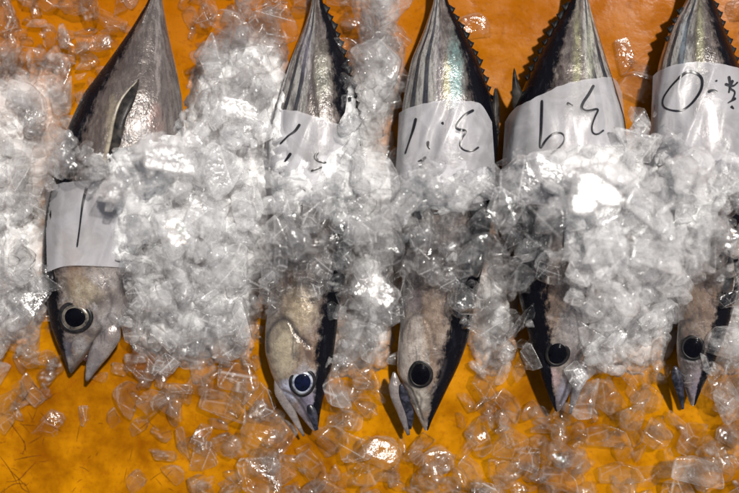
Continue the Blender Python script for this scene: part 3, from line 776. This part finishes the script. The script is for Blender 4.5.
# ---- the chunks one can count
CH = []
def add_chunk(px, py, size, kind, idx, clarity, rot, tilt, hero=False, sink=.3, lift=0.):
    zr = size * .0005 * {'block': .68, 'slab': .38, 'shard': .42, 'hot': .38}[kind]; r = size * .0005
    x, y = P(px, py, .05)[:2]
    z = settle(x, y, r * .8, zr, sink) + lift
    p = P(px, py, z)
    o = bpy.data.objects.new('ice_chunk', chunk_mesh(kind, idx, clarity)); col.objects.link(o)
    o.location = p; o.scale = (r, r, r)
    o.rotation_euler = (tilt[0], tilt[1], rot)
    CH.append(dict(o=o, px=px, py=py, size=size, kind='slab' if kind == 'hot' else kind, clarity=clarity, z=z, hero=hero))
    return o
# conspicuous pieces: px, py, width, kind, clarity, angle (deg)
HERO = [(688, 378, 24, 'slab', 'clear', 60), (712, 392, 28, 'block', 'clear', 20), (322, 262, 34, 'slab', 'clear', 40), (298, 240, 32, 'slab', 'clear', 80), (310, 288, 26, 'block', 'clear', 0), (425, 268, 36, 'slab', 'clear', 30), (448, 240, 40, 'slab', 'clear', 60), (548, 270, 34, 'slab', 'clear', 20), (577, 372, 34, 'slab', 'cloudy', 60), (590, 340, 38, 'slab', 'cloudy', 20), (128, 312, 22, 'shard', 'clear', 60), (706, 365, 22, 'shard', 'cloudy', 85), (132, 200, 34, 'slab', 'cloudy', 70), (137, 232, 38, 'slab', 'cloudy', 100), (134, 264, 30, 'slab', 'clear', 20), (140, 295, 34, 'slab', 'clear', 60), (376, 8, 64, 'block', 'cloudy', 20), (378, 70, 66, 'slab', 'cloudy', 60), (345, 45, 34, 'slab', 'clear', 10), (476, 28, 42, 'slab', 'clear', 0), (28, 96, 56, 'slab', 'cloudy', 30), (35, 52, 48, 'shard', 'clear', 10),
        (40, 22, 30, 'shard', 'cloudy', 5), (70, 168, 30, 'block', 'clear', 40), (103, 163, 22, 'block', 'clear', 0), (128, 176, 36, 'slab', 'clear', 50), (60, 100, 40, 'slab', 'cloudy', 70), (34, 190, 26, 'block', 'clear', 0), (20, 150, 44, 'slab', 'cloudy', 20),
        (372, 168, 62, 'slab', 'frosted', 15), (361, 231, 36, 'block', 'cloudy', 5), (345, 265, 30, 'block', 'clear', 30), (343, 300, 26, 'block', 'clear', 60), (388, 250, 46, 'slab', 'cloudy', 80), (378, 295, 46, 'block', 'cloudy', 40), (355, 330, 40, 'slab', 'clear', 0),
        (506, 276, 52, 'block', 'clear', 35), (541, 222, 54, 'slab', 'clear', 25), (548, 165, 48, 'slab', 'frosted', 10), (505, 205, 44, 'slab', 'cloudy', 50), (464, 200, 40, 'block', 'cloudy', 0), (467, 300, 34, 'block', 'clear', 10), (463, 262, 40, 'slab', 'clear', 70),
        (598, 180, 62, 'block', 'frosted', 30), (640, 150, 56, 'slab', 'frosted', 0), (650, 210, 60, 'slab', 'frosted', 40), (610, 245, 64, 'slab', 'frosted', 75), (655, 255, 58, 'slab', 'frosted', 20), (625, 300, 60, 'shard', 'frosted', 60), (600, 300, 44, 'slab', 'cloudy', 100),
        (484, 350, 42, 'slab', 'cloudy', 85), (336, 384, 56, 'shard', 'cloudy', 72), (362, 375, 38, 'slab', 'clear', 80), (348, 420, 40, 'slab', 'clear', 0), (395, 360, 26, 'block', 'cloudy', 0), (528, 318, 40, 'shard', 'clear', -50), (530, 352, 36, 'block', 'cloudy', 80),
        (583, 402, 46, 'slab', 'cloudy', 80), (697, 470, 62, 'slab', 'cloudy', 15), (577, 455, 36, 'block', 'clear', 10), (560, 478, 46, 'slab', 'clear', 20), (607, 435, 50, 'slab', 'clear', 5), (656, 437, 34, 'block', 'clear', 40), (690, 440, 44, 'slab', 'clear', 110), (728, 405, 50, 'slab', 'cloudy', 60),
        (620, 472, 50, 'slab', 'clear', 0), (650, 478, 40, 'block', 'clear', 0), (225, 405, 58, 'slab', 'clear', 20), (268, 436, 62, 'block', 'clear', 35), (258, 474, 56, 'slab', 'clear', 15), (315, 468, 50, 'slab', 'clear', 60), (303, 450, 20, 'block', 'clear', 0), (180, 440, 34, 'shard', 'clear', 80), (205, 455, 36, 'slab', 'clear', 90),
        (235, 372, 54, 'slab', 'clear', 10), (190, 350, 50, 'slab', 'clear', 80), (160, 335, 44, 'shard', 'cloudy', 50), (145, 365, 34, 'block', 'clear', 20), (175, 388, 36, 'shard', 'clear', 10), (100, 378, 20, 'block', 'clear', 0), (130, 330, 34, 'slab', 'cloudy', 70), (385, 455, 50, 'slab', 'clear', 30), (440, 462, 44, 'slab', 'clear', 0), (480, 440, 44, 'slab', 'clear', 50), (505, 470, 46, 'block', 'clear', 20), (365, 478, 40, 'block', 'clear', 0),
        (722, 205, 34, 'block', 'clear', 0), (728, 240, 34, 'block', 'clear', 30), (730, 270, 26, 'block', 'clear', 0), (725, 300, 30, 'block', 'clear', 0), (730, 345, 50, 'slab', 'cloudy', 20), (706, 362, 20, 'shard', 'cloudy', 80), (735, 170, 44, 'slab', 'cloudy', 30), (700, 165, 40, 'slab', 'frosted', 60), (640, 90, 50, 'slab', 'clear', 30), (625, 55, 40, 'slab', 'clear', 80), (640, 120, 40, 'shard', 'cloudy', 60),
        (240, 110, 48, 'slab', 'cloudy', 20), (210, 60, 44, 'slab', 'cloudy', 60), (255, 60, 40, 'slab', 'cloudy', 0), (230, 25, 40, 'slab', 'clear', 30), (170, 160, 56, 'slab', 'frosted', 10), (220, 165, 54, 'slab', 'frosted', 50), (205, 215, 58, 'slab', 'frosted', 30), (250, 205, 50, 'slab', 'frosted', 80), (175, 235, 54, 'slab', 'frosted', 70), (230, 265, 56, 'slab', 'cloudy', 110), (185, 285, 50, 'shard', 'cloudy', 75), (240, 315, 56, 'shard', 'cloudy', 85), (205, 320, 44, 'slab', 'clear', 20)]
for (px, py, w, kind, cl, ang) in HERO:
    add_chunk(px, py, w, kind, pick(kind, px, py), cl, math.radians(-ang), (rnd.gauss(0, .2), rnd.gauss(0, .2)), True, .55)
# flat wet faces that mirror the sun
hot = chunk_shape(4, (lambda r: (setattr(r, 'seed_off', 4.4), r)[1])(R2(77)), 'slab', True)
protos['hot'] = [hot]
def facing(px, py, size, dx, dy):
    o = add_chunk(px, py, size, 'hot', 0, 'frosted', 0, (0, 0), True, .1, .004)
    vdir = (Vector((0, 0, HC)) - o.location).normalized()
    h = (vdir + sdir + Vector((dx, dy, 0))).normalized()
    o.rotation_mode = 'QUATERNION'; o.rotation_quaternion = h.to_track_quat('Z', 'Y')
facing(596, 190, 50, 0, 0); facing(583, 204, 30, -.04, .05); facing(612, 196, 30, .05, .02); facing(574, 170, 30, .16, -.12); facing(618, 172, 32, .20, .12); facing(606, 214, 30, -.16, .18)
tries = 0
pts_done = [(c['px'], c['py'], c['size']) for c in CH]
while len(CH) < 300 and tries < 60000:
    tries += 1
    px, py = rnd.uniform(-8, 747), rnd.uniform(-8, 501)
    c = float(cov(px, py))
    if rnd.random() > (c / 9) ** .8: continue
    s = rnd.choice([27, 31, 36, 42, 50]) * rnd.uniform(.9, 1.1)
    if bare(px, py, s): continue
    if any((px - a) ** 2 + (py - b) ** 2 < ((s + w) * .30) ** 2 for a, b, w in pts_done): continue
    kind = rnd.choice(['block', 'block', 'slab', 'slab', 'shard'])
    add_chunk(px, py, s, kind, pick(kind, px, py), clarity_at(px, py, rnd), rnd.uniform(0, 6.28), (rnd.gauss(0, .4), rnd.gauss(0, .4)), False, .5)
    pts_done.append((px, py, s))
print('chunks', len(CH), tries)
drop_small(200, 8, 16, 1.1)
# crushed pieces -> one mesh with three materials
allv, allf, alle, mi, o_ = [], [], [], [], 0
for k, (nm, b) in enumerate(mats_small.items()):
    if not b[0]: continue
    v = np.vstack(b[0]); ff = np.vstack(b[1]); allv.append(v); allf.append(ff + o_); alle.append(np.concatenate(b[2])); mi += [k] * len(ff); o_ += len(v)
me = bpy.data.meshes.new('crushed_ice'); me.from_pydata(np.vstack(allv).tolist(), [], np.vstack(allf).tolist()); me.update()
for nm in mats_small: me.materials.append(ICE[nm])
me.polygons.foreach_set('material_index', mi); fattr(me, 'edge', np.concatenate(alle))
tag(link('crushed_ice', me, None), 'small crushed ice fragments scattered between the larger ice chunks', 'crushed ice', kind='stuff')

# ------------------------------------------------------------------ labels for the ice chunks
NTH = ['leftmost tuna', 'second tuna', 'middle tuna', 'fourth tuna', 'rightmost tuna']
LM = []
for F, nm in zip(FISH, NTH):
    s = F.spec['st']
    def mid(y): 
        a = np.array(s); return float((np.interp(y, a[:, 0], a[:, 1]) + np.interp(y, a[:, 0], a[:, 2])) / 2)
    ey = {0: 317, 1: 382, 2: 374, 3: 353, 4: 347}[len(LM) // 5]
    LM += [(mid(10), 10, 'the tail stalk of the ' + nm), (mid(90), 90, 'the rear body of the ' + nm), (mid(150), 150, 'the paper tag of the ' + nm), (mid(240), 240, 'the mid body of the ' + nm), (mid(ey), ey, 'the eye of the ' + nm)]
LM += [(mid_x, mid_y, n_) for mid_x, mid_y, n_ in [(86, 382, 'the snout of the leftmost tuna'), (310, 434, 'the snout of the second tuna'), (418, 434, 'the snout of the middle tuna'), (562, 414, 'the snout of the fourth tuna'), (690, 408, 'the snout of the rightmost tuna')]]
groups = {}
for c in CH:
    b = min(LM, key=lambda l: (l[0] - c['px']) ** 2 + (l[1] - c['py']) ** 2)
    dx, dy = c['px'] - b[0], c['py'] - b[1]; d = math.hypot(dx, dy)
    rel = 'on' if d < 20 else ('left of' if dx < 0 else 'right of') if abs(dx) > abs(dy) else ('above' if dy < 0 else 'below')
    size = 'big' if c['size'] > 44 else 'medium' if c['size'] > 29 else 'small'
    desc = f"{size} {c['clarity']} ice {c['kind']}"
    c['rest'] = f"{rel} {b[2]}"; c['desc'] = desc
    groups.setdefault((desc, c['rest']), []).append(c)
ORDN = ['first', 'second', 'third', 'fourth', 'fifth', 'sixth', 'seventh', 'eighth', 'ninth', 'tenth', 'eleventh', 'twelfth'] + ['a later one'] * 40
ORD = {2: ['left of two', 'right of two'], 3: ['leftmost of three', 'middle of three', 'rightmost of three']}
for (desc, rest), cs in groups.items():
    cs.sort(key=lambda c: c['px'])
    for i, c in enumerate(cs):
        if len(cs) == 1: lab = desc + ' ' + rest
        elif len(cs) <= 3: lab = f"{desc} {rest}, {ORD[len(cs)][i]}"
        else: lab = f"{desc} {rest}, {ORDN[i]} from left"
        tag(c['o'], lab, 'ice chunk', 'chunks of ice heaped over the tunas')

# ------------------------------------------------------------------ light, sky, camera
sl = bpy.data.lights.new('sun', 'SUN'); sl.energy = 5.0; sl.angle = math.radians(2.); sl.color = (1., .95, .885)
so = bpy.data.objects.new('sun', sl); col.objects.link(so); so.rotation_euler = sdir.to_track_quat('Z', 'Y').to_euler(); so.location = sdir * 3
w = bpy.data.worlds.new('World'); scene.world = w; w.use_nodes = True
nt = w.node_tree; bg = nt.nodes['Background']; sky = nt.nodes.new('ShaderNodeTexSky'); sky.sky_type = 'NISHITA'; sky.sun_disc = False
sky.sun_elevation = el; sky.sun_rotation = az; sky.air_density = 1.; sky.dust_density = 2.5
hs = nt.nodes.new('ShaderNodeHueSaturation'); hs.inputs['Saturation'].default_value = .4; nt.links.new(sky.outputs[0], hs.inputs['Color']); nt.links.new(hs.outputs[0], bg.inputs[0]); bg.inputs[1].default_value = .06
cam = bpy.data.cameras.new('camera'); co = bpy.data.objects.new('camera', cam); col.objects.link(co); scene.camera = co
co.location = (0, 0, HC); co.rotation_euler = (0, 0, 0)
cam.sensor_width = 36; cam.lens = 36 * (HC - ZR) / .739; cam.clip_end = 100; cam.clip_start = .05
cam.dof.use_dof = True; cam.dof.focus_distance = HC - .055; cam.dof.aperture_fstop = 1.8
scene.view_settings.view_transform = 'Standard'; scene.view_settings.look = 'None'; scene.view_settings.gamma = 1; scene.view_settings.exposure = 0.28
scene.render.engine = 'CYCLES'
cy = scene.cycles
cy.max_bounces = 12; cy.transparent_max_bounces = 18; cy.transmission_bounces = 10; cy.glossy_bounces = 5; cy.diffuse_bounces = 7
cy.caustics_reflective = False; cy.caustics_refractive = False; cy.sample_clamp_indirect = 6; cy.use_denoising = True
